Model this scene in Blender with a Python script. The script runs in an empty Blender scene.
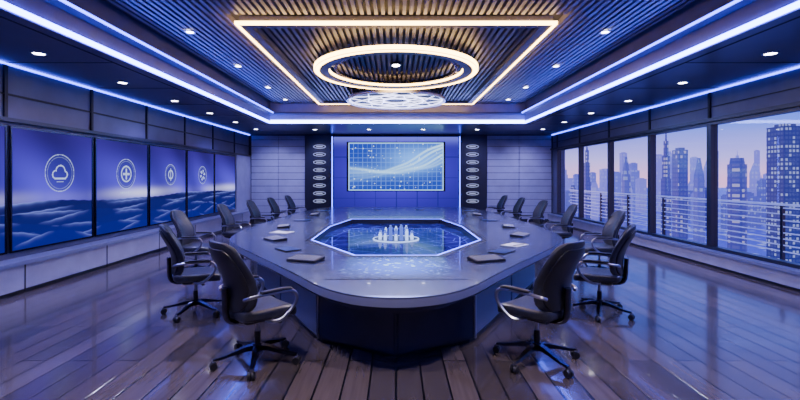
import bpy, bmesh, math, random
import numpy as np
from mathutils import Vector, Matrix
random.seed(7)
S = bpy.context.scene
COL = S.collection

# ------------------------------------------------------------------ room dims
XL, XR, YB, YF = -6.1, 6.5, 17.9, -3.0
ZS, ZC = 3.6, 4.35            # soffit, upper ceiling
OL, OR_, OB, OF = -4.2, 4.3, 14.3, 1.0   # tray opening

# ------------------------------------------------------------------ materials
def mat(name, base=(0.5,0.5,0.5), rough=0.5, metal=0.0, emis=None, es=0.0, coat=0.0):
    m = bpy.data.materials.new(name); m.use_nodes = True
    b = m.node_tree.nodes['Principled BSDF']
    b.inputs['Base Color'].default_value = (*base,1)
    b.inputs['Roughness'].default_value = rough
    b.inputs['Metallic'].default_value = metal
    b.inputs['Coat Weight'].default_value = coat
    if emis:
        b.inputs['Emission Color'].default_value = (*emis,1)
        b.inputs['Emission Strength'].default_value = es
    return m

def noisy(m, scale=8, amt=0.25, bump=0.0, stretch=(1,1,1)):
    nt = m.node_tree; n = nt.nodes; l = nt.links
    b = n['Principled BSDF']
    tc = n.new('ShaderNodeTexCoord'); mp = n.new('ShaderNodeMapping')
    mp.inputs['Scale'].default_value = stretch
    nz = n.new('ShaderNodeTexNoise'); nz.inputs['Scale'].default_value = scale
    nz.inputs['Detail'].default_value = 4
    l.new(tc.outputs['Object'], mp.inputs['Vector']); l.new(mp.outputs[0], nz.inputs['Vector'])
    c = b.inputs['Base Color'].default_value[:3]
    r = n.new('ShaderNodeValToRGB')
    r.color_ramp.elements[0].position=0.3; r.color_ramp.elements[1].position=0.7
    r.color_ramp.elements[0].color = (*[x*(1-amt) for x in c],1)
    r.color_ramp.elements[1].color = (*[min(1,x*(1+amt)) for x in c],1)
    l.new(nz.outputs['Fac'], r.inputs['Fac']); l.new(r.outputs['Color'], b.inputs['Base Color'])
    if bump:
        bp = n.new('ShaderNodeBump'); bp.inputs['Strength'].default_value=bump
        bp.inputs['Distance'].default_value=0.01
        l.new(nz.outputs['Fac'], bp.inputs['Height']); l.new(bp.outputs[0], b.inputs['Normal'])
    return m

def vcol_mat(name, strength, ior=1.08):
    m = bpy.data.materials.new(name); m.use_nodes=True
    n = m.node_tree.nodes; l = m.node_tree.links
    b = n['Principled BSDF']; b.inputs['Base Color'].default_value=(0.004,0.004,0.01,1)
    b.inputs['Roughness'].default_value=0.25; b.inputs['IOR'].default_value=ior
    a = n.new('ShaderNodeVertexColor'); a.layer_name='Col'
    l.new(a.outputs['Color'], b.inputs['Emission Color']); b.inputs['Emission Strength'].default_value=strength
    return m

M_panel  = noisy(mat('wall_panel_grey', (0.075,0.073,0.165), 0.36), 3, .12)
M_panel2 = noisy(mat('wall_panel_light', (0.25,0.245,0.43), 0.4), 3, .1)
M_groove = mat('panel_groove', (0.010,0.010,0.020), 0.6)
M_dark   = mat('dark_frame', (0.010,0.010,0.026), 0.3)
M_soffit = noisy(mat('soffit_paint', (0.060,0.058,0.14), 0.28), 2, .08)
M_ceil   = mat('ceiling_dark', (0.012,0.012,0.030), 0.6)
M_slat   = noisy(mat('slat_blue_grey', (0.13,0.12,0.22), 0.42), 6, .2, 0, (4,.4,4))
M_slatw  = noisy(mat('slat_grey_oak', (0.085,0.082,0.140), 0.42), 6, .25, 0, (4,.4,4))
M_blue   = mat('led_blue', (0,0,0), .5, 0, (0.065,0.10,1.0), 46)
M_blue2  = mat('led_blue_soft', (0,0,0), .5, 0, (0.06,0.09,1.0), 13)
M_white  = mat('led_cool', (0,0,0), .5, 0, (0.25,0.32,1.0), 30)
M_gold   = mat('led_warm', (0,0,0), .5, 0, (1.0,0.60,0.18), 20)
M_spot   = mat('downlight_lens', (0,0,0), .5, 0, (0.95,0.92,1.0), 28)
M_metal  = mat('brushed_metal', (0.42,0.42,0.54), 0.3, 1.0)
M_chrome = mat('dark_chrome', (0.07,0.07,0.10), 0.25, 1.0)
M_leath  = noisy(mat('black_leather', (0.024,0.025,0.042), 0.36), 60, .2, .25)
M_plast  = mat('black_plastic', (0.013,0.013,0.020), 0.35)
TT=(0.054,0.058,0.130)
M_ttop   = noisy(mat('table_top_lacquer', TT, 0.22, coat=.3), 5, .1)
M_tedge  = mat('table_edge', (0.17,0.18,0.35), 0.28, 0.2)
M_tbase  = noisy(mat('table_base', (0.032,0.034,0.084), 0.22), 3, .1)
M_tbase2 = mat('table_base_panel', (0.085,0.090,0.19), 0.28)
M_paper  = mat('paper', (0.8,0.8,0.9), 0.7)

# ------------------------------------------------------------------ mesh builder
class MB:
    def __init__(s): s.bm = bmesh.new(); s.mats=[]
    def mi(s, m):
        if m not in s.mats: s.mats.append(m)
        return s.mats.index(m)
    def face(s, vs, m):
        try:
            f = s.bm.faces.new(vs); f.material_index = s.mi(m); return f
        except ValueError: return None
    def box(s, a, b, m):
        x0,y0,z0=a; x1,y1,z1=b
        v=[s.bm.verts.new(p) for p in ((x0,y0,z0),(x1,y0,z0),(x1,y1,z0),(x0,y1,z0),(x0,y0,z1),(x1,y0,z1),(x1,y1,z1),(x0,y1,z1))]
        for q in ((0,3,2,1),(4,5,6,7),(0,1,5,4),(1,2,6,5),(2,3,7,6),(3,0,4,7)):
            s.face([v[i] for i in q], m)
    def rbox(s, c, half, r, m, cuts=6, deform=None, M=None):
        t = bmesh.new(); bmesh.ops.create_cube(t, size=2)
        bmesh.ops.subdivide_edges(t, edges=t.edges[:], cuts=cuts, use_grid_fill=True)
        h = Vector(half); vm={}
        for v in t.verts:
            p = Vector((v.co[i]*h[i] for i in range(3)))
            q = Vector((max(-(h[i]-r), min(h[i]-r, p[i])) for i in range(3)))
            d = p-q
            if d.length>1e-9: p = q + d.normalized()*r
            if deform: p = deform(p)
            if M: p = M@p
            vm[v] = s.bm.verts.new(p+Vector(c))
        for f in t.faces: s.face([vm[v] for v in f.verts], m)
        t.free()
    def cyl(s, p1, p2, r1, r2, m, seg=16, cap=True):
        p1=Vector(p1); p2=Vector(p2); d=(p2-p1).normalized()
        u = d.orthogonal().normalized(); w = d.cross(u)
        A=[];B=[]
        for i in range(seg):
            a=2*math.pi*i/seg; e=u*math.cos(a)+w*math.sin(a)
            A.append(s.bm.verts.new(p1+e*r1)); B.append(s.bm.verts.new(p2+e*r2))
        for i in range(seg):
            j=(i+1)%seg; s.face([A[i],A[j],B[j],B[i]], m)
        if cap: s.face(A[::-1], m); s.face(B, m)
    def tube(s, pts, r, m, seg=10, flat=1.0, closed=False):
        pts=[Vector(p) for p in pts]; n=len(pts); rings=[]
        for i,p in enumerate(pts):
            if closed: d=(pts[(i+1)%n]-pts[i-1])
            else: d = pts[min(i+1,n-1)]-pts[max(i-1,0)]
            d.normalize()
            w = d.cross(Vector((0,1,0)))
            if w.length<0.1: w = d.cross(Vector((1,0,0)))
            w.normalize(); u = w.cross(d)
            rr = r[i] if isinstance(r,(list,tuple)) else r
            rings.append([s.bm.verts.new(p+ u*math.cos(2*math.pi*k/seg)*rr*flat + w*math.sin(2*math.pi*k/seg)*rr) for k in range(seg)])
        for i in range(n if closed else n-1):
            a=rings[i]; b=rings[(i+1)%n]
            for k in range(seg):
                s.face([a[k],a[(k+1)%seg],b[(k+1)%seg],b[k]], m)
        if not closed:
            s.face(rings[0][::-1], m); s.face(rings[-1], m)
    def prism(s, outer, z0, z1, m_side, m_top, inner=None, m_in=None):
        bm=s.bm
        def loop(pts,z): return [bm.verts.new((p[0],p[1],z)) for p in pts]
        loops=[]
        for pts,ms in ((outer,m_side),(inner,m_in or m_side)):
            if pts is None: continue
            lo=loop(pts,z0); hi=loop(pts,z1); n=len(lo)
            for i in range(n):
                j=(i+1)%n; s.face([lo[i],lo[j],hi[j],hi[i]], ms)
            loops.append((lo,hi))
        for k,mm in ((0,m_side),(1,m_top)):
            ed=[]
            for L in loops:
                q=L[k]; n=len(q)
                for i in range(n): ed.append(bm.edges.get((q[i],q[(i+1)%n])))
            r=bmesh.ops.triangle_fill(bm, edges=ed, use_beauty=True, use_dissolve=False, normal=(0,0,1))
            for g in r['geom']:
                if isinstance(g,bmesh.types.BMFace): g.material_index=s.mi(mm)
    def mesh(s, name, smooth=None, recalc=True):
        if recalc: bmesh.ops.recalc_face_normals(s.bm, faces=s.bm.faces[:])
        me=bpy.data.meshes.new(name); s.bm.to_mesh(me); s.bm.free()
        for m in s.mats: me.materials.append(m)
        if smooth:
            for p in me.polygons: p.use_smooth=True
            me.set_sharp_from_angle(angle=math.radians(smooth))
        return me
    def obj(s, name, smooth=None, parent=None, loc=None):
        o=bpy.data.objects.new(name, s.mesh(name,smooth)); COL.objects.link(o)
        if parent: o.parent=parent
        if loc: o.location=loc
        return o

def boxobj(name, a, b, m):
    mb=MB(); mb.box(a,b,m); return mb.obj(name)
def empty(name, loc=(0,0,0)):
    o=bpy.data.objects.new(name,None); COL.objects.link(o); o.location=loc; o.empty_display_size=.1; return o

def grid_screen(name, origin, udir, vdir, W, H, nu, nv, func, m, parent=None):
    u=np.linspace(0,W,nu); v=np.linspace(0,H,nv)
    U,V=np.meshgrid(u,v)
    o=np.array(origin); P=o+U[...,None]*np.array(udir)+V[...,None]*np.array(vdir)
    verts=P.reshape(-1,3)
    idx=np.arange(nu*nv).reshape(nv,nu)
    faces=np.stack([idx[:-1,:-1],idx[:-1,1:],idx[1:,1:],idx[1:,:-1]],-1).reshape(-1,4)
    me=bpy.data.meshes.new(name); me.from_pydata(verts.tolist(),[],faces.tolist())
    rgb=np.clip(func(U,V),0,1).reshape(-1,3)
    a=me.color_attributes.new('Col','FLOAT_COLOR','POINT')
    c=np.ones((nu*nv,4),dtype=np.float32); c[:,:3]=rgb
    a.data.foreach_set('color',c.ravel())
    me.materials.append(m)
    ob=bpy.data.objects.new(name,me); COL.objects.link(ob)
    if parent: ob.parent=parent
    return ob

# ------------------------------------------------------------------ floor
fm = bpy.data.materials.new('walnut_planks'); fm.use_nodes=True
n=fm.node_tree.nodes; l=fm.node_tree.links; b=n['Principled BSDF']
tc=n.new('ShaderNodeTexCoord'); sp=n.new('ShaderNodeSeparateXYZ'); cb=n.new('ShaderNodeCombineXYZ')
l.new(tc.outputs['Object'],sp.inputs[0]); l.new(sp.outputs['Y'],cb.inputs['X']); l.new(sp.outputs['X'],cb.inputs['Y'])
br=n.new('ShaderNodeTexBrick'); br.inputs['Scale'].default_value=1
br.inputs['Brick Width'].default_value=2.6; br.inputs['Row Height'].default_value=0.23
br.inputs['Mortar Size'].default_value=0.010; br.inputs['Mortar Smooth'].default_value=0.3
br.offset=0.37
br.inputs['Color1'].default_value=(0.050,0.040,0.050,1); br.inputs['Color2'].default_value=(0.112,0.084,0.090,1)
br.inputs['Mortar'].default_value=(0.004,0.004,0.007,1)
l.new(cb.outputs[0],br.inputs['Vector'])
mp=n.new('ShaderNodeMapping'); mp.inputs['Scale'].default_value=(14,0.9,1)
nz=n.new('ShaderNodeTexNoise'); nz.inputs['Scale'].default_value=1.5; nz.inputs['Detail'].default_value=6
l.new(tc.outputs['Object'],mp.inputs[0]); l.new(mp.outputs[0],nz.inputs['Vector'])
mx=n.new('ShaderNodeMix'); mx.data_type='RGBA'; mx.blend_type='MULTIPLY'; mx.inputs[0].default_value=0.45
rp=n.new('ShaderNodeValToRGB'); rp.color_ramp.elements[0].position=.3; rp.color_ramp.elements[0].color=(.45,.42,.42,1)
rp.color_ramp.elements[1].position=.7; rp.color_ramp.elements[1].color=(1.2,1.2,1.2,1)
l.new(nz.outputs['Fac'],rp.inputs[0]); l.new(br.outputs['Color'],mx.inputs[6]); l.new(rp.outputs[0],mx.inputs[7])
l.new(mx.outputs[2],b.inputs['Base Color'])
b.inputs['Roughness'].default_value=0.16; b.inputs['Coat Weight'].default_value=.3; b.inputs['Coat Roughness'].default_value=.06
bp=n.new('ShaderNodeBump'); bp.inputs['Strength'].default_value=.6; bp.inputs['Distance'].default_value=.006; bp.invert=True
l.new(br.outputs['Fac'],bp.inputs['Height']); l.new(bp.outputs[0],b.inputs['Normal']); l.new(bp.outputs[0],b.inputs['Coat Normal'])
boxobj('floor',(XL-.3,YF-.3,-.15),(XR+.3,YB+.3,0),fm)

# ------------------------------------------------------------------ ceiling
boxobj('ceiling',(XL-.3,YF-.3,ZC),(XR+.3,YB+.3,ZC+.15),M_ceil)
mb=MB()
mb.box((XL,YF,ZS),(OL,YB,ZS+.12),M_soffit); mb.box((OR_,YF,ZS),(XR,YB,ZS+.12),M_soffit)
mb.box((OL,OB,ZS),(OR_,YB,ZS+.12),M_soffit); mb.box((OL,YF,ZS),(OR_,OF,ZS+.12),M_soffit)
mb.box((OL-.06,OF,ZS+.12),(OL,OB,ZC),M_panel); mb.box((OR_,OF,ZS+.12),(OR_+.06,OB,ZC),M_panel)
mb.box((OL,OB,ZS+.12),(OR_,OB+.06,ZC),M_panel2); mb.box((OL,OF-.06,ZS+.12),(OR_,OF,ZC),M_panel)
mb.box((OL,OF,3.92),(OL+.16,OB,3.97),M_soffit); mb.box((OR_-.16,OF,3.92),(OR_,OB,3.97),M_soffit)
mb.box((OL+.16,OB-.16,3.92),(OR_-.16,OB,3.97),M_soffit)
for x0,x1 in ((XL,OL-.2),(OR_+.2,XR)):
    y=1.0
    while y<17.5:
        mb.box((x0,y,ZS-.004),(x1,y+.02,ZS),M_groove); y+=1.9
mb.box((OL-.22,OF,ZS-.005),(OL-.19,OB+.2,ZS),M_groove); mb.box((OR_+.19,OF,ZS-.005),(OR_+.22,OB+.2,ZS),M_groove)
mb.obj('ceiling_soffit')
mb=MB()
for x0,x1 in ((OL,OL+.03),(OR_-.03,OR_)):
    mb.box((x0,OF,ZS+.02),(x1,OB,ZS+.08),M_blue)
mb.box((OL+.03,OB-.03,ZS+.02),(OR_-.03,OB,ZS+.12),M_white)
mb.box((OL+.16,OF,3.93),(OL+.18,OB-.2,3.96),M_blue2); mb.box((OR_-.18,OF,3.93),(OR_-.16,OB-.2,3.96),M_blue2)
mb.box((XL,YF,ZS-.025),(XL+.025,YB,ZS),M_blue2); mb.box((XR-.025,YF,ZS-.025),(XR,YB,ZS),M_blue2)
mb.obj('trim_cove_led_strips')

FX,FY0,FY1=2.42,6.62,13.7
mb=MB()
x=OL+.2
while x<OR_-.2:
    if abs(x)>FX+.12: mb.box((x,OF+.05,4.26),(x+.055,OB-.05,ZC),M_slat)
    else: mb.box((x,OF+.05,4.26),(x+.055,FY0-.15,ZC),M_slat)
    x+=.105
mb.obj('ceiling_slats_perimeter')
mb=MB()
x=-FX+.16
while x<FX-.16:
    mb.box((x,FY0+.12,4.22),(x+.06,FY1-.12,4.29),M_slatw); x+=.11
mb.box((-FX+.08,FY0+.08,4.29),(FX-.08,FY1-.08,4.33),M_ceil)
mb.obj('ceiling_slats_center')
mb=MB()
def frame(x,y0,y1,w,z0,z1,m):
    mb.box((-x,y0,z0),(-x+w,y1,z1),m); mb.box((x-w,y0,z0),(x,y1,z1),m)
    mb.box((-x+w,y0,z0),(x-w,y0+w,z1),m); mb.box((-x+w,y1-w,z0),(x-w,y1,z1),m)
frame(FX,FY0,FY1,.16,4.16,4.3,M_slatw)
frame(FX+.05,FY0-.05,FY1+.05,.045,4.15,4.20,M_gold)
mb.obj('trim_ceiling_tray_frame')

def ringsec(mb,cx,cy,r0,r1,z0,z1,m,seg=96):
    L=[]
    for i in range(seg):
        a=2*math.pi*i/seg; c,s_=math.cos(a),math.sin(a)
        L.append([mb.bm.verts.new((cx+r*c,cy+r*s_,z)) for r,z in ((r0,z0),(r1,z0),(r1,z1),(r0,z1))])
    for i in range(seg):
        A=L[i];B=L[(i+1)%seg]
        for k in range(4): mb.face([A[k],A[(k+1)%4],B[(k+1)%4],B[k]],m)
mb=MB(); cx,cy=0,9.05
ringsec(mb,cx,cy,1.40,1.68,4.0,4.10,M_dark)
ringsec(mb,cx,cy,1.59,1.675,3.99,4.0,M_gold)
ringsec(mb,cx,cy,1.68,1.70,4.01,4.08,M_gold)
ringsec(mb,cx,cy,1.385,1.40,4.03,4.08,M_gold)
ringsec(mb,cx,cy,1.24,1.28,4.06,4.12,M_chrome)
for k in range(8):
    a=k*math.pi/4+.2
    mb.cyl((cx+1.54*math.cos(a),cy+1.54*math.sin(a),4.10),(cx+1.54*math.cos(a),cy+1.54*math.sin(a),4.22),.02,.02,M_metal,8)
    mb.cyl((cx+1.27*math.cos(a),cy+1.27*math.sin(a),4.09),(cx+1.41*math.cos(a),cy+1.41*math.sin(a),4.08),.012,.012,M_metal,6)
mb.cyl((cx,cy,4.17),(cx,cy,4.22),.12,.12,M_dark,24); mb.cyl((cx,cy,4.16),(cx,cy,4.17),.08,.08,M_spot,24)
mb.obj('ring_ceiling_light',40)
M_crys=mat('filigree_glow',(.3,.3,.4),.2,.3,(0.6,0.62,1.0),5.0)
M_disc=mat('disc_plate',(.01,.01,.03),.5,0,(0.1,0.12,.6),.02)
mb=MB(); cx,cy=0,12.4
mb.cyl((cx,cy,4.04),(cx,cy,4.08),1.4,1.4,M_disc,64)
ringsec(mb,cx,cy,1.36,1.42,3.99,4.05,M_metal)
ringsec(mb,cx,cy,1.30,1.34,4.02,4.04,M_crys)
ringsec(mb,cx,cy,.78,.81,4.01,4.04,M_crys); ringsec(mb,cx,cy,.34,.38,4.01,4.04,M_crys)
for k in range(9):
    a=k*2*math.pi/9
    c,s_=math.cos(a),math.sin(a)
    for q in (-1,1):
        c2,s2=math.cos(a+q*math.pi/5),math.sin(a+q*math.pi/5)
        mb.cyl((cx+.36*c,cy+.36*s_,4.03),(cx+.8*c2,cy+.8*s2,4.03),.012,.012,M_crys,6)
        mb.cyl((cx+.8*c,cy+.8*s_,4.03),(cx+1.31*c2,cy+1.31*s2,4.03),.012,.012,M_crys,6)
for k in range(4):
    a=k*math.pi/2+.4
    mb.cyl((cx+1.32*math.cos(a),cy+1.32*math.sin(a),4.08),(cx+1.32*math.cos(a),cy+1.32*math.sin(a),4.22),.015,.015,M_metal,8)
mb.obj('filigree_disc_ceiling_light',40)

mb=MB()
def downl(x,y,z,r=.075):
    ringsec(mb,x,y,r,r+.03,z-.012,z,M_metal,20)
    mb.cyl((x,y,z-.006),(x,y,z),r,r,M_spot,20)
SP=[]
for x in (-5.15,5.4):
    for y in (1,4.3,6.2,8.1,10,11.9,13.8,15.8): downl(x,y,ZS)
    for y in (2.2,6.2,10,13.8): SP.append((x,y,ZS))
for x in (-3.45,3.5):
    for y in (3,5,7.2,9.4,11.6,13.4): downl(x,y,4.25,.06)
for x in (-3,-1,1,3): downl(x,15.9,ZS)
mb.obj('recessed_downlights')

def add_light(name,kind,loc,energy,color,rot=(0,0,0),**k):
    d=bpy.data.lights.new(name,kind); d.energy=energy; d.color=color
    for a,v in k.items(): setattr(d,a,v)
    o=bpy.data.objects.new(name,d); o.location=loc; o.rotation_euler=rot; COL.objects.link(o); return o
for (x,y,z) in SP:
    add_light('downlight_lamp','SPOT',(x,y,z-.03),520,(.34,.34,1.0),spot_size=2.3,spot_blend=.8,shadow_soft_size=.08)
for (x,y) in ((-3.45,5),(3.5,5),(-3.45,9.4),(3.5,9.4)):
    add_light('downlight_lamp','SPOT',(x,y,4.2),460,(.52,.52,1.0),spot_size=1.9,spot_blend=.8,shadow_soft_size=.08)
for (x,y) in ((-1.2,2.5),(1.2,2.5)):
    add_light('downlight_lamp','SPOT',(x,y,4.2),560,(1,.84,.86),spot_size=1.7,spot_blend=.8,shadow_soft_size=.08)
add_light('ring_lamp','AREA',(0,9.05,3.97),360,(.68,.68,1),shape='DISK',size=.5)
for x in (-5.0,-3.3,3.3,5.2):
    add_light('wall_washer','SPOT',(x,16.5,3.55),420,(.46,.48,1),rot=(math.radians(22),0,0),spot_size=2.0,spot_blend=1,shadow_soft_size=.15)

# ------------------------------------------------------------------ left wall
boxobj('wall_left',(XL-.3,YF-.3,0),(XL,YB+.3,ZC),M_panel)
mb=MB()
LY=[2.9,4.8,6.7,8.6,10.5,12.4,14.3,16.2]
for y in [1.0]+LY+[17.85]:
    mb.box((XL,y-.03,2.72),(XL+.03,y+.03,ZS-.03),M_groove)
    mb.box((XL+.32,y-.012,0.02),(XL+.325,y+.012,.45),M_groove)
mb.box((XL,YF,3.1),(XL+.02,YB,3.13),M_groove)
mb.box((XL,YF,2.68),(XL+.1,YB,2.74),M_dark)
mb.box((XL,16.3,.5),(XL+.06,YB,2.68),M_panel2)
mb.obj('trim_left')
mb=MB(); mb.box((XL,YF,0),(XL+.28,YB-.02,.08),M_dark); mb.box((XL,YF,.08),(XL+.32,YB-.02,.46),M_panel2)
mb.box((XL,YF,.46),(XL+.36,YB-.02,.52),M_tedge)
mb.obj('wall_ledge_cabinet')
M_vL=vcol_mat('display_panorama',1.6)
def cr(u,cu,v,cv): return np.hypot(u-cu,v-cv)
def mix(a,b,t): return a*(1-t[...,None])+b*t[...,None]
def sm(x,a,b):
    t=np.clip((x-a)/(b-a),0,1); return t*t*(3-2*t)
def C(U,r,g,b_): return np.ones(U.shape+(3,))*np.array([r,g,b_])
def left_fn(y0,icon):
    def f(U,V):
        Y=y0+U; h=V/1.96
        c=mix(C(U,.055,.035,.50), C(U,.022,.010,.15), sm(h,.45,1.0))
        c=mix(c, C(U,.55,.55,1.0), np.exp(-((h-.41)/.06)**2)*.8*np.clip(.5+.5*np.sin(Y*1.3+.8),.1,1))
        beam=.5+.5*np.sin(3.1*Y+6*h+np.sin(Y)); c=c*(1+.6*(beam-.5))[...,None]
        for k in range(8):
            base=.37-.046*k
            am=.014+.005*k
            crest=base+am*np.sin(Y*(1.1+.21*k)+1.9*k)+am*.5*np.sin(Y*(2.7-.2*k)+.7*k)+.002*np.sin(Y*23+k)
            d=crest-h
            m_=sm(d,0,.006)
            sh=np.exp(-np.clip(d,0,1)/.011)*np.clip(.35+.75*np.sin(Y*(2.1+.4*k)+k*2.4),0,1)
            lay=mix(C(U,.006,.006,.085+.010*k), C(U,.24,.30,1.0), sh*(.95-.05*k))
            c=mix(c,lay,m_)
        cu,cv=.98,1.24
        d=cr(U,cu,V,cv); k=np.zeros(U.shape)
        if icon>=0:
            R=.33 if icon<2 else .27
            c=mix(c,C(U,.02,.02,.2),(d<R)*.55)
            k=np.maximum(k,(np.abs(d-R)<.008)*.7)
            k=np.maximum(k,(np.abs(d-R*.86)<.006)*.3)
            if icon==0:
                cl=np.minimum.reduce([cr(U,cu-.1,V,cv-.03)-.07,cr(U,cu+.01,V,cv+.03)-.105,cr(U,cu+.11,V,cv-.03)-.06,
                    np.maximum(np.abs(U-cu-.005)-.12,np.abs(V-cv+.06)-.04)])
                k=np.maximum(k,(np.abs(cl)<.011)*1.)
                k=np.maximum(k,((np.abs(V-cv+.16)<.007)&(np.abs(U-cu)<.08))*.9)
            elif icon==1:
                k=np.maximum(k,((np.abs(U-cu)<.026)&(np.abs(V-cv)<.12)|(np.abs(V-cv)<.026)&(np.abs(U-cu)<.12))*1.)
                k=np.maximum(k,(np.abs(d-.17)<.016)*1.)
                k=np.maximum(k,((np.abs(V-cv+.42)<.02)&(np.abs(U-cu)<.2)&(np.sin(U*90)>-.3))*.9)
            elif icon==2:
                k=np.maximum(k,(np.abs(d-.11)<.018)*1.); k=np.maximum(k,((np.abs(U-cu)<.018)&(np.abs(V-cv)<.17))*1.)
            else:
                a=np.arctan2(V-cv,U-cu); k=np.maximum(k,((d<.17)&(d>.06)&(np.sin(6*a)>.1))*1.)
        return mix(c,C(U,.5,.62,1.),k*.8)
    return f
icons={6.7:0,8.6:1,10.5:2,12.4:3}
for i in range(7):
    y0=LY[i]; e=empty('wall_display',(0,0,0))
    f=MB(); a,bb,c,d=y0+.03,y0+1.87,.62,2.62
    f.box((XL,a,c),(XL+.05,bb,d),M_dark)
    f.box((XL+.05,a,c),(XL+.07,a+.03,d),M_chrome); f.box((XL+.05,bb-.03,c),(XL+.07,bb,d),M_chrome)
    f.box((XL+.05,a+.03,c),(XL+.07,bb-.03,c+.03),M_chrome); f.box((XL+.05,a+.03,d-.03),(XL+.07,bb-.03,d),M_chrome)
    f.obj('display_frame',parent=e)
    grid_screen('display_surface',(XL+.055,y0+.06,.65),(0,1,0),(0,0,1),1.78,1.94,190,200,left_fn(y0,icons.get(y0,-1)),M_vL,e)

# ------------------------------------------------------------------ right wall with windows
RY=[2.6,4.7,6.8,8.9,11.0,13.1,15.2,17.3]
WB,WT=.34,2.95
mb=MB()
mb.box((XR,YF-.3,0),(XR+.3,YB+.3,WB),M_panel); mb.box((XR,YF-.3,WT),(XR+.3,YB+.3,ZC),M_panel)
mb.box((XR,YF-.3,WB),(XR+.3,RY[0],WT),M_panel); mb.box((XR,RY[-1],WB),(XR+.3,YB+.3,WT),M_panel)
mb.obj('wall_right')
gm=bpy.data.materials.new('window_glass'); gm.use_nodes=True
n=gm.node_tree.nodes; l=gm.node_tree.links; n.remove(n['Principled BSDF'])
tr=n.new('ShaderNodeBsdfTransparent'); tr.inputs[0].default_value=(.9,.92,1,1); gl=n.new('ShaderNodeBsdfGlossy'); gl.inputs['Roughness'].default_value=.02
ms=n.new('ShaderNodeMixShader'); ms.inputs[0].default_value=.04
l.new(tr.outputs[0],ms.inputs[1]); l.new(gl.outputs[0],ms.inputs[2]); l.new(ms.outputs[0],n['Material Output'].inputs[0])
for i in range(len(RY)-1):
    a,bb=RY[i],RY[i+1]; f=MB(); t=.06
    f.box((XR-.03,a,WB),(XR+.12,a+t,WT),M_dark); f.box((XR-.03,bb-t,WB),(XR+.12,bb,WT),M_dark)
    f.box((XR-.03,a+t,WB),(XR+.12,bb-t,WB+t),M_dark); f.box((XR-.03,a+t,WT-t),(XR+.12,bb-t,WT),M_dark)
    f.box((XR+.04,a+t,WB+t),(XR+.05,bb-t,WT-t),gm)
    f.obj('window_%d'%(i+1))
mb=MB()
for y in RY+[.5,17.85]:
    mb.box((XR-.03,y-.03,WT+.08),(XR,y+.03,ZS-.03),M_groove)
mb.box((XR-.02,YF,3.25),(XR,YB,3.27),M_groove)
mb.box((XR-.1,YF,WT+.0),(XR-.03,YB,WT+.07),M_dark)
mb.obj('trim_right')
mb=MB(); mb.box((XR-.14,YF,0),(XR,YB-.02,.06),M_dark); mb.box((XR-.18,YF,.06),(XR,YB-.02,.28),M_panel2); mb.box((XR-.22,YF,.28),(XR-.03,YB-.02,.335),M_tedge)
mb.obj('window_sill')

boxobj('wall_front',(XL,YF-.3,0),(XR,YF,ZC),M_panel)
# ------------------------------------------------------------------ back wall
boxobj('wall_back',(XL,YB,0),(XR,YB+.3,ZC),M_groove)
mb=MB()
CW=3.75
for x0,x1 in ((XL+.1,-CW-.02),(CW+.02,XR-.05)):
    z=.1
    while z<3.56:
        zt=min(z+.255,3.56)
        xm=(x0+x1)/2
        mb.box((x0,YB-.05,z),(xm-.01,YB,zt),M_panel2); mb.box((xm+.01,YB-.05,z),(x1,YB,zt),M_panel2)
        z+=.275
mb.box((XL,YB-.06,0),(-CW,YB,.1),M_dark); mb.box((CW,YB-.06,0),(XR,YB,.1),M_dark)
mb.obj('trim_back_wall_panels')
e=empty('video_wall')
mb=MB()
mb.box((-CW,YB-.2,0),(-2.62,YB,3.59),M_dark); mb.box((2.62,YB-.2,0),(CW,YB,3.59),M_dark)
mb.box((-2.62,YB-.12,0),(2.62,YB,3.59),M_dark)
mb.obj('video_wall_surround',parent=e)
mb=MB()
for x in (-2.64,2.61): mb.box((x,YB-.22,.1),(x+.03,YB-.2,3.5),M_blue2)
mb.obj('video_wall_led_edges',parent=e)
M_vB=vcol_mat('display_main',2.2); M_vB2=vcol_mat('display_backdrop',1.7)
def backdrop(U,V):
    cx=np.abs(U-2.58)/2.58; h=V/3.4
    c=C(U,.045,.02,.50)
    c=c*(.35+.95*np.exp(-((cx)/.9)**2)*np.exp(-((h-.6)/.4)**2))[...,None]
    g=((np.mod(U,.86)<.03)|(np.mod(V,.85)<.03))
    c=mix(c,C(U,.008,.008,.12),g*.7)
    c=c+np.array([.10,.12,.5])*(np.exp(-((1-h)/.08)**2)*.8)[...,None]
    return c
grid_screen('backdrop_surface',(-2.58,YB-.13,.1),(1,0,0),(0,0,1),5.16,3.4,260,170,backdrop,M_vB2,e)
rng=np.random.RandomState(3)
def mainf(U,V):
    W,H=3.9,1.96; u=U/W; v=V/H
    c=C(U,.012,.03,.30)
    c=c+np.array([.08,.28,.6])*(np.exp(-((u-.70)/.28)**2-((v-.66)/.26)**2)*1.0)[...,None]
    for k in range(6):
        ln=.20+.045*k+.44*u**1.6+(.05+.012*k)*np.sin(u*5.5+.5*k)+.012*np.sin(u*19+k)
        c=mix(c,C(U,.5,.85,1.),np.exp(-((v-ln)/.022)**2)*(.95 if k in(2,4,5) else .35)*(.25+.75*u))
        c=mix(c,C(U,.10,.35,.95),(np.exp(-np.abs(v-ln)/.07))*.15)
    g=((np.mod(U,.19)<.020)|(np.mod(V,.19)<.020)); c=mix(c,C(U,.16,.36,1.),g*.38)
    for _ in range(90):
        a,b2,r=rng.rand()*W,rng.rand()*H,.012+.015*rng.rand()
        c=mix(c,C(U,.6,.85,1.),(cr(U,a,V,b2)<r)*.7)
    ed=(U<.03)|(U>W-.03)|(V<.03)|(V>H-.03); c=mix(c,C(U,.3,.6,1.),ed*1.)
    return c
mb=MB(); mb.box((-2.03,YB-.22,1.25),(2.03,YB-.15,3.29),M_dark); mb.obj('main_screen_frame',parent=e)
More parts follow.
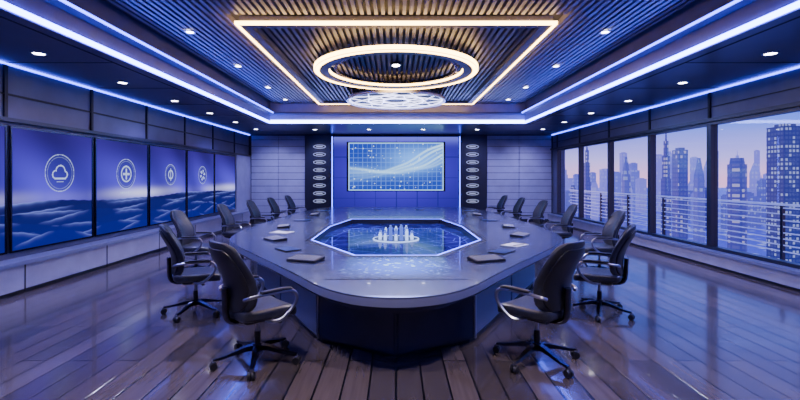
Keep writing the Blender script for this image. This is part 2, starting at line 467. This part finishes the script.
grid_screen('main_screen_surface',(-1.95,YB-.225,1.29),(1,0,0),(0,0,1),3.9,1.96,300,160,mainf,M_vB,e)
M_read=mat('readout_white',(0,0,0),.5,0,(.5,.56,1),1.0)
mb=MB()
for sx in (-3.15,3.15):
    for k in range(8):
        z=.85+k*.32
        pts=[(sx+.25*math.cos(a),YB-.21,z+.07*math.sin(a)) for a in np.linspace(0,2*math.pi,20,endpoint=False)]
        mb.tube(pts,.011,M_read,5,closed=True)
        mb.rbox((sx,YB-.21,z),(.13,.012,.02),.012,M_read,3)
mb.obj('column_readouts',parent=e)

# ------------------------------------------------------------------ conference table
def catmull(P,closed=True,k=6):
    out=[];n=len(P)
    for i in range(n):
        p0,p1,p2,p3=[Vector(P[(i+j-1)%n]) for j in range(4)]
        for t in range(k):
            t=t/k
            out.append(.5*((2*p1)+(-p0+p2)*t+(2*p0-5*p1+4*p2-p3)*t*t+(-p0+3*p1-3*p2+p3)*t**3))
    return out
half=[(0,3.76),(.25,3.80),(.5,3.93),(.78,4.22),(1.17,4.80),(1.6,5.42),(2.05,6.05),(2.48,6.68),(2.83,7.3),(3.02,8.0),(3.1,8.9),(3.1,10),(3.03,12),(2.85,14),(2.45,15.3),(1.6,15.7),(0,15.75)]
ctrl=half+[(-x,y) for x,y in half[-2:0:-1]]
OUT=[(v.x,v.y) for v in catmull(ctrl)]
def inset(P,d):
    r=[];n=len(P)
    for i in range(n):
        a=Vector(P[i-1]);b2=Vector(P[(i+1)%n]);t=(b2-a).normalized()
        nn=Vector((-t.y,t.x)); r.append((P[i][0]+nn.x*d,P[i][1]+nn.y*d))
    return r
HOLE=[(-.55,5.85),(.55,5.85),(1.42,7.3),(1.42,9.3),(1.12,11.0),(-1.12,11.0),(-1.42,9.3),(-1.42,7.3)]
def scaleH(P,k):
    return [(p[0]+(math.copysign(k,p[0])), p[1]+(k if p[1]>8.5 else -k)) for p in P]
tab=empty('conference_table')
mb=MB()
mb.prism(inset(OUT,.012),.738,.75,M_ttop,M_ttop,HOLE,M_ttop)
mb.prism(OUT,.665,.738,M_tedge,M_ttop,HOLE,M_dark)
mb.prism(inset(OUT,.03),.63,.665,M_tbase,M_ttop,HOLE,M_dark)
mb.obj('table_top',30,tab)
mb=MB()
mb.prism(scaleH(HOLE,.10),.7502,.752,M_dark,M_dark,scaleH(HOLE,.02))
mb.prism(scaleH(HOLE,.02),.7502,.753,M_blue2,M_blue2,HOLE)
mb.obj('opening_rim',parent=tab)
mb=MB()
mb.prism(inset(OUT,.20),.55,.63,M_tbase,M_dark,scaleH(HOLE,.1))
mb.obj('table_apron',30,tab)
bh=[(0,4.25),(.85,4.70),(2.35,7.3),(2.6,9),(2.6,12),(2.35,14.4),(1.8,15.1)]
BASE=bh+[(-x,y) for x,y in bh[:0:-1]]
mb=MB()
mb.prism(BASE,.05,.55,M_tbase,M_tbase)
mb.prism(inset(BASE,.05),0,.05,M_dark,M_dark)
def plate(p,q,f0,f1,z0,z1,th,m):
    p=Vector((*p,0));q=Vector((*q,0)); d=(q-p); a=p+d*f0;b2=p+d*f1
    nn=Vector((d.y,-d.x,0)).normalized()*th
    lo=[a,b2,b2+nn,a+nn]
    v=[mb.bm.verts.new(x+Vector((0,0,z0))) for x in lo]+[mb.bm.verts.new(x+Vector((0,0,z1))) for x in lo]
    for g in ((0,3,2,1),(4,5,6,7),(0,1,5,4),(1,2,6,5),(2,3,7,6),(3,0,4,7)): mb.face([v[i] for i in g],m)
N=len(BASE)
for i in range(N):
    p,q=BASE[i],BASE[(i+1)%N]
    L=(Vector(p)-Vector(q)).length; k=max(1,round(L/1.5))
    for j in range(k):
        plate(p,q,(j+.02)/k,(j+.98)/k,.08,.55,.012,M_tbase2 if i not in (0,N-1) else M_tbase)
    if i in (1,N-1): plate(p,q,0,.012,.05,.55,.02,M_metal)
mb.obj('table_base',None,tab)
sm_=bpy.data.materials.new('table_display'); sm_.use_nodes=True
n=sm_.node_tree.nodes;l=sm_.node_tree.links;b=n['Principled BSDF']
b.inputs['Base Color'].default_value=(.004,.004,.02,1); b.inputs['Roughness'].default_value=.05; b.inputs['IOR'].default_value=1.10
tc=n.new('ShaderNodeTexCoord'); vo=n.new('ShaderNodeTexVoronoi'); vo.feature='DISTANCE_TO_EDGE'; vo.inputs['Scale'].default_value=2.6
nz=n.new('ShaderNodeTexNoise'); nz.inputs['Scale'].default_value=1.3
l.new(tc.outputs['Object'],vo.inputs['Vector']); l.new(tc.outputs['Object'],nz.inputs['Vector'])
r1=n.new('ShaderNodeValToRGB'); r1.color_ramp.elements[0].color=(.06,.08,.7,1); r1.color_ramp.elements[1].color=(.012,.007,.17,1); r1.color_ramp.elements[1].position=.04
r2=n.new('ShaderNodeValToRGB'); r2.color_ramp.elements[0].position=.35; r2.color_ramp.elements[0].color=(.2,.2,.3,1); r2.color_ramp.elements[1].position=.65; r2.color_ramp.elements[1].color=(1.5,1.5,1.6,1)
mx=n.new('ShaderNodeMix'); mx.data_type='RGBA'; mx.blend_type='MULTIPLY'; mx.inputs[0].default_value=1
l.new(vo.outputs['Distance'],r1.inputs[0]); l.new(nz.outputs['Fac'],r2.inputs[0]); l.new(r1.outputs[0],mx.inputs[6]); l.new(r2.outputs[0],mx.inputs[7])
l.new(mx.outputs[2],b.inputs['Emission Color']); b.inputs['Emission Strength'].default_value=1.1
mb=MB(); mb.prism(HOLE,.605,.63,M_dark,sm_); mb.obj('sunken_display',parent=tab)
# luminous miniature skyline standing in the well
M_holo=mat('model_tower_glow',(.05,.06,.1),.3,0,(.35,.5,1),2.6); M_holo2=mat('model_tower_dim',(.05,.06,.1),.3,0,(.12,.2,1),1.2)
mb=MB(); rr_=random.Random(11)
mb.cyl((0,8.2,.63),(0,8.2,.645),.42,.42,M_dark,40)
ringsec(mb,0,8.2,.42,.44,.63,.65,M_holo,48)
for i in range(-3,4):
    for j in range(-2,3):
        if math.hypot(i*.1,j*.12)>.36: continue
        h=.07+rr_.random()*.18*(1.3-abs(i)/3.2); x=i*.1; y=8.2+j*.12; w_=.022+.01*rr_.random()
        mm=M_holo if (i+j)%2==0 else M_holo2
        mb.box((x-w_,y-w_,.645),(x+w_,y+w_,.645+h),mm); mb.box((x-w_*.6,y-w_*.6,.645+h),(x+w_*.6,y+w_*.6,.66+h+.02),mm)
mb.obj('glowing_city_model',parent=tab)
# glowing sheet over the near tabletop: screen reflection painted in blue, with bright specks
M_vT=vcol_mat('screen_reflection_glow',2.6,1.45)
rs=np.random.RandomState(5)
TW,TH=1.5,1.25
def reflection_glow(U,V):
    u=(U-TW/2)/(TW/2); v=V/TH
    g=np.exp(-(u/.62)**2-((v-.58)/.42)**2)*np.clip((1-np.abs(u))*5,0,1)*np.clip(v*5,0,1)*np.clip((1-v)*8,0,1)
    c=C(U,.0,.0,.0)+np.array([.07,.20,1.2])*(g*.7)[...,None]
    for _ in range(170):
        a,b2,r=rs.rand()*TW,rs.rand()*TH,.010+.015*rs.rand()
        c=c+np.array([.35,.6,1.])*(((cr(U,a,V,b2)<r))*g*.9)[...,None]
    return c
grid_screen('painted_screen_reflection',(-TW/2,4.45,.754),(1,0,0),(0,1,0),TW,TH,220,160,reflection_glow,M_vT,tab)
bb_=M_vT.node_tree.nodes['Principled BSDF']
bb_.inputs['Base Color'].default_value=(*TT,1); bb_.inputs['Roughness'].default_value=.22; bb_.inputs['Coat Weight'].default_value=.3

# ------------------------------------------------------------------ devices on table
M_scr=mat('tablet_glass',(.01,.01,.02),.08,0,(.05,.09,.5),.5)
M_key=mat('key_grey',(.35,.36,.46),.5)
def tablet(x,y,rot,w=.26,d=.36):
    m_=MB(); m_.rbox((0,0,.008),(w/2,d/2,.008),.006,M_plast,6)
    m_.box((-w/2+.015,-d/2+.015,.016),(w/2-.015,d/2-.015,.0172),M_scr)
    o=m_.obj('tablet_computer',40,loc=(x,y,.7505)); o.rotation_euler[2]=rot
def keypad(x,y,rot):
    m_=MB()
    def wedge(p): return Vector((p.x,p.y,p.z+ (p.y+.13)*.08*(1 if p.z>0 else 0)))
    m_.rbox((0,0,.014),(.21,.13,.014),.010,M_plast,6,wedge)
    for i in range(7):
        for j in range(4):
            yy=-.11+j*.054; z=.026+(yy+.13)*.08
            m_.box((-.185+i*.054,yy,z),(-.185+i*.054+.038,yy+.038,z+.008),M_key)
    o=m_.obj('conference_control_keypad',40,loc=(x,y,.7505)); o.rotation_euler[2]=rot
def pad(x,y,rot):
    m_=MB(); m_.box((-.14,-.19,0),(.14,.19,.012),M_paper); m_.box((-.14,.17,.012),(.14,.19,.016),M_plast)
    m_.cyl((.05,-.12,.018),(.1,.1,.018),.005,.005,M_plast,8)
    o=m_.obj('notepad',loc=(x,y,.7505)); o.rotation_euler[2]=rot
keypad(-1.15,5.48,-.35); keypad(1.15,5.48,.35); pad(1.85,6.7,-.8)
keypad(-2.05,7.3,-.9); tablet(-1.58,6.3,.7); tablet(1.5,6.1,-.7)
keypad(-2.4,9.2,-1.4); keypad(2.4,9.2,1.4); tablet(-2.3,10.6,1.5); tablet(2.3,10.6,1.5); keypad(-2.3,12.2,-1.5); keypad(2.3,12.2,1.5)
pad(-2.2,8.3,1.2); tablet(2.3,13.6,1.5); tablet(-2.3,13.6,1.5)
keypad(2.25,7.8,1.0); tablet(-.6,14.3,0); tablet(.8,14.3,0)

# ------------------------------------------------------------------ office chair (faces +X)
def catmull_open(P,k=5):
    P=[Vector(p) for p in P]; out=[]
    for i in range(len(P)-1):
        p0=P[max(i-1,0)];p1=P[i];p2=P[i+1];p3=P[min(i+2,len(P)-1)]
        for t in range(k):
            t/=k; out.append(.5*((2*p1)+(-p0+p2)*t+(2*p0-5*p1+4*p2-p3)*t*t+(-p0+3*p1-3*p2+p3)*t**3))
    out.append(P[-1]); return out
def chair_mesh():
    c=MB()
    for k in range(5):
        a=2*math.pi*k/5+.35; dx,dy=math.cos(a),math.sin(a)
        pts=[(dx*r,dy*r,z) for r,z in ((.03,.135),(.10,.135),(.2,.115),(.30,.092),(.375,.085))]
        rings=[]
        for (px,py,pz),wd,th in zip(pts,(.035,.032,.027,.021,.016),(.028,.025,.018,.014,.012)):
            rings.append([c.bm.verts.new((px-dy*wd*s1,py+dx*wd*s1,pz+th*s2)) for s1,s2 in ((-1,-.7),(1,-.7),(.8,.9),(-.8,.9))])
        for i in range(4):
            for j in range(4): c.face([rings[i][j],rings[i][(j+1)%4],rings[i+1][(j+1)%4],rings[i+1][j]],M_chrome)
        c.face(rings[-1],M_chrome); c.face(rings[0],M_chrome)
        cx_,cy_=dx*.37,dy*.37
        c.cyl((cx_,cy_,.055),(cx_,cy_,.09),.011,.011,M_metal,8)
        for s1 in (-1,1):
            p1=Vector((cx_-dy*s1*.006,cy_+dx*s1*.006,.034)); p2=Vector((cx_-dy*s1*.03,cy_+dx*s1*.03,.034))
            c.cyl(p1,p2,.034,.031,M_plast,16)
        c.rbox((cx_,cy_,.054),(.022,.018,.014),.01,M_plast,3)
    c.cyl((0,0,.10),(0,0,.17),.045,.038,M_chrome,20)
    c.cyl((0,0,.17),(0,0,.28),.028,.028,M_plast,18)
    c.cyl((0,0,.28),(0,0,.40),.017,.017,M_metal,16)
    c.rbox((-.02,0,.40),(.13,.09,.028),.02,M_plast,4)
    c.cyl((.06,-.08,.405),(.08,-.24,.40),.007,.007,M_metal,8); c.rbox((.08,-.25,.40),(.02,.03,.008),.007,M_plast,3)
    def seatd(p):
        u=p.x/.27; v=p.y/.265
        z=p.z - .035*max(0,(u-.35))**2*2.2 + .012*v*v + (.01*u*u if u<0 else 0)
        k=1-.13*max(0,abs(u))**4
        kx=1-.06*abs(v)**4
        return Vector((p.x*kx,p.y*k,z))
    c.rbox((.02,0,.475),(.27,.265,.045),.035,M_leath,12,seatd)
    c.rbox((.01,0,.43),(.22,.21,.012),.01,M_plast,6,seatd)
    def bc(z):
        t=(z-.5)/.62
        return -.235 -.10*t + .045*math.sin(math.pi*min(1,max(0,t*1.25))) - .05*t*t
    def backd(p):
        t=p.z/.315; z=.815+p.z
        w=(1-.14*max(0,t)-.10*max(0,-t)**2)*(1-.45*abs(t)**9)
        y=p.y*w; x=bc(z)+p.x+.075*(y/.25)**2
        return Vector((x,y,z))
    c.rbox((0,0,0),(.026,.275,.315),.024,M_leath,14,backd)
    def shelld(p):
        t=p.z/.28; z=.80+p.z; w=(1-.14*max(0,t)-.1*max(0,-t)**2)*(1-.4*abs(t)**8); y=p.y*w
        return Vector((bc(z)-.032+p.x+.075*(y/.25)**2,y,z))
    c.rbox((0,0,0),(.010,.235,.27),.009,M_plast,12,shelld)
    pts=[]
    for i in range(48):
        a=2*math.pi*i/48; ca,sa=math.cos(a),math.sin(a)
        py=.255*math.copysign(abs(ca)**.35,ca); pz=.295*math.copysign(abs(sa)**.35,sa)
        pts.append(backd(Vector((.024,py,pz))))
    c.tube(pts,.005,M_plast,6,closed=True)
    for zz in (-.12,.06,.2):
        pts=[backd(Vector((.026,-.25+.50*i/12,zz))) for i in range(13)]; c.tube(pts,.003,M_plast,5)
    sp=[(-.08,0,.40),(-.2,0,.405),(-.27,0,.44),(-.292,0,.52),(-.295,0,.62),(-.30,0,.72)]
    c.tube(catmull_open(sp),.026,M_chrome,10,flat=1.5)
    for s1 in (-1,1):
        ap=[(-.02,.20*s1,.425),(.02,.27*s1,.425),(.09,.305*s1,.45),(.19,.315*s1,.54),(.215,.315*s1,.62),(.17,.312*s1,.675),(.05,.31*s1,.685),(-.12,.305*s1,.68),(-.22,.28*s1,.665),(-.235,.24*s1,.65)]
        c.tube(catmull_open(ap),.0155,M_metal,10)
        def padd(p): return Vector((p.x,p.y,p.z-.25*max(0,p.x-.06)**2*4))
        c.rbox((.02,.311*s1,.703),(.145,.028,.013),.012,M_plast,7,padd)
    return c.mesh('office_chair',35)
CM=chair_mesh()
pos=[(-1.36,4.22,46,1.08),(-2.68,5.75,30,1.06),(-3.72,8.0,8,1.06),(-3.75,10.1,2,1.05),(-3.7,11.9,0,1.05),(-3.6,13.5,0,1.05),(-3.5,15.2,-6,1.05)]
for i,(x,y,a,sc) in enumerate(pos):
    for s1 in (-1,1):
        o=bpy.data.objects.new('office_chair',CM); COL.objects.link(o)
        jit=random.uniform(-5,5)
        o.location=(x if s1<0 else -x+.03,y+ (0 if s1<0 else random.uniform(-.08,.08)),0)
        o.rotation_euler[2]=math.radians(a+jit) if s1<0 else math.radians(180-a+jit)
        o.scale=(sc,sc,sc)

# ------------------------------------------------------------------ exterior
def tower_mat(name,base,haze,lit,pz=3.6,px=3.0,frac=.45,es=.6):
    m=bpy.data.materials.new(name); m.use_nodes=True
    n=m.node_tree.nodes;l=m.node_tree.links;b=n['Principled BSDF']
    b.inputs['Base Color'].default_value=(*base,1); b.inputs['Roughness'].default_value=.35
    tc=n.new('ShaderNodeTexCoord'); sp=n.new('ShaderNodeSeparateXYZ'); l.new(tc.outputs['Object'],sp.inputs[0])
    def M(op,a,b2=None):
        k=n.new('ShaderNodeMath'); k.operation=op
        for i,v in enumerate((a,b2)):
            if v is None: continue
            if isinstance(v,(int,float)): k.inputs[i].default_value=v
            else: l.new(v,k.inputs[i])
        return k.outputs[0]
    h=M('DIVIDE',M('ADD',sp.outputs['X'],sp.outputs['Y']),px); z=M('DIVIDE',sp.outputs['Z'],pz)
    fx=M('GREATER_THAN',M('FRACT',h),.35); fz=M('GREATER_THAN',M('FRACT',z),.4)
    cb=n.new('ShaderNodeCombineXYZ'); l.new(M('FLOOR',h),cb.inputs[0]); l.new(M('FLOOR',z),cb.inputs[1])
    wn=n.new('ShaderNodeTexWhiteNoise'); wn.noise_dimensions='2D'; l.new(cb.outputs[0],wn.inputs['Vector'])
    on=M('MULTIPLY',M('MULTIPLY',fx,fz),M('ADD',.12,M('GREATER_THAN',wn.outputs['Value'],1-frac)))
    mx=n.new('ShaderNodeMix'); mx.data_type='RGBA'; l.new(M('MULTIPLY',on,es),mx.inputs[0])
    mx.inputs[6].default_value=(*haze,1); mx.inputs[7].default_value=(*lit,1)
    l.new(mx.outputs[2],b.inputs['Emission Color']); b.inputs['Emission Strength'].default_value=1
    return m
T=[tower_mat('tower_glass_a',(.02,.03,.13),(.012,.02,.14),(.6,.7,1),1.2,1.0,.45,.6),
   tower_mat('tower_glass_b',(.03,.03,.15),(.05,.05,.32),(.9,.8,1),1.6,1.2,.25,.5),
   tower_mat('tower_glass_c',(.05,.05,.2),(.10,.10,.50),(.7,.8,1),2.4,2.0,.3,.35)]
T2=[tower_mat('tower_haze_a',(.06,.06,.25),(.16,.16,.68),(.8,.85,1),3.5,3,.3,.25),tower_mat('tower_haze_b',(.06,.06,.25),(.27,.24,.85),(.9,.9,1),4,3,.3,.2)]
GZ=-32
def tower(mb,px,ytop,wpx,y,m,style=0):
    x=(px-396)/430*y; w=wpx/430*y; h=1.8+(178-ytop)/430*y; a=w/2*.8
    def sec(z0,z1,k0,k1):
        A=[mb.bm.verts.new((x+sx*a*k0,y+sy*a*k0,z0)) for sx,sy in ((-1,-1),(1,-1),(1,1),(-1,1))]
        B=[mb.bm.verts.new((x+sx*a*k1,y+sy*a*k1,z1)) for sx,sy in ((-1,-1),(1,-1),(1,1),(-1,1))]
        for i in range(4): mb.face([A[i],A[(i+1)%4],B[(i+1)%4],B[i]],m)
        mb.face(B,m)
    H=h-GZ
    if style==0: sec(GZ,h,1,1); sec(h,h+.8,.6,.6)
    elif style==1: sec(GZ,GZ+H*.7,1,1); sec(GZ+H*.7,GZ+H*.88,.78,.78); sec(GZ+H*.88,h,.5,.5); mb.cyl((x,y,h),(x,y,h+H*.10),.4,.12,m,6)
    elif style==2: sec(GZ,GZ+H*.8,1,.92); sec(GZ+H*.8,h,.92,.25)
    elif style==3:
        mb.cyl((x,y,GZ),(x,y,h-2),a,a,m,24); mb.cyl((x,y,h-2),(x,y,h),a*.8,a*.7,m,24)
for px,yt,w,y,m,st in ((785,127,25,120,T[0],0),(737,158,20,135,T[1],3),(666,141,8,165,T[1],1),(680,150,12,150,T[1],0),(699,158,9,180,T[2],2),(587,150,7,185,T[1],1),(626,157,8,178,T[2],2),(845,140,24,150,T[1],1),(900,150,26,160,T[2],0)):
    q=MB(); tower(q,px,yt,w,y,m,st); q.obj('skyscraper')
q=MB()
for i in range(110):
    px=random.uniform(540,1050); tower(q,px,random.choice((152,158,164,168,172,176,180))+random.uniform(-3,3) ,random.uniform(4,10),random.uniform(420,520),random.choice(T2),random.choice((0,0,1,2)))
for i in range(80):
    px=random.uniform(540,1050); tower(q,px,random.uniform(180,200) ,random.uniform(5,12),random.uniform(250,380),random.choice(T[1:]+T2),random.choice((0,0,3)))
q.obj('city_skyline')
gmz=bpy.data.materials.new('city_ground'); gmz.use_nodes=True
n=gmz.node_tree.nodes;l=gmz.node_tree.links;b=n['Principled BSDF']; b.inputs['Base Color'].default_value=(.03,.03,.2,1); b.inputs['Roughness'].default_value=.3
tc=n.new('ShaderNodeTexCoord'); vo=n.new('ShaderNodeTexVoronoi'); vo.inputs['Scale'].default_value=.14; l.new(tc.outputs['Object'],vo.inputs['Vector'])
r=n.new('ShaderNodeValToRGB'); r.color_ramp.elements[0].color=(.6,.75,1,1); r.color_ramp.elements[1].color=(.04,.04,.45,1); r.color_ramp.elements[0].position=.06; r.color_ramp.elements[1].position=.35
l.new(vo.outputs['Distance'],r.inputs[0]); l.new(r.outputs[0],b.inputs['Emission Color']); b.inputs['Emission Strength'].default_value=1.3
boxobj('city_ground',(8.5,-300,GZ-1),(1500,1500,GZ),gmz)
M_rail=mat('railing_lit_bar',(.4,.42,.6),.3,.5,(.35,.4,1),.8)
mb=MB()
mb.box((XR+.3,-3,-.2),(8.3,20,0.0),M_panel)
z=.25
while z<1.2:
    mb.box((8.1,-3,z),(8.13,20,z+.022),M_rail); z+=.13
for y in range(-3,21,2): mb.box((8.08,y,0),(8.15,y+.05,1.22),M_dark)
mb.box((8.06,-3,1.22),(8.18,20,1.26),M_rail)
mb.obj('balcony_railing')

w=bpy.data.worlds.new('dusk'); S.world=w; w.use_nodes=True
n=w.node_tree.nodes;l=w.node_tree.links; bg=n['Background']
tc=n.new('ShaderNodeTexCoord'); sp=n.new('ShaderNodeSeparateXYZ'); l.new(tc.outputs['Generated'],sp.inputs[0])
r=n.new('ShaderNodeValToRGB'); cr_=r.color_ramp
cr_.elements[0].position=0; cr_.elements[0].color=(1.0,.50,.80,1)
cr_.elements[1].position=1; cr_.elements[1].color=(.03,.05,.45,1)
e1=cr_.elements.new(.04); e1.color=(.52,.42,.98,1)
e2=cr_.elements.new(.10); e2.color=(.12,.21,.95,1)
l.new(sp.outputs['Z'],r.inputs[0])
nz=n.new('ShaderNodeTexNoise'); nz.inputs['Scale'].default_value=3; mp=n.new('ShaderNodeMapping'); mp.inputs['Scale'].default_value=(1,1,6)
l.new(tc.outputs['Generated'],mp.inputs[0]); l.new(mp.outputs[0],nz.inputs['Vector'])
mx=n.new('ShaderNodeMix'); mx.data_type='RGBA'; mx.blend_type='SOFT_LIGHT'; mx.inputs[0].default_value=.5
l.new(r.outputs[0],mx.inputs[6]); l.new(nz.outputs['Fac'],mx.inputs[7]); l.new(mx.outputs[2],bg.inputs['Color'])
bg.inputs['Strength'].default_value=1.9

cd=bpy.data.cameras.new('camera'); cam=bpy.data.objects.new('camera',cd); COL.objects.link(cam)
cam.location=(0,0,1.8); cam.rotation_euler=(math.pi/2,0,0)
cd.sensor_width=36; cd.lens=36*430/800; cd.shift_y=-22/800; cd.shift_x=4/800; cd.clip_end=3000; cd.clip_start=.05
S.camera=cam
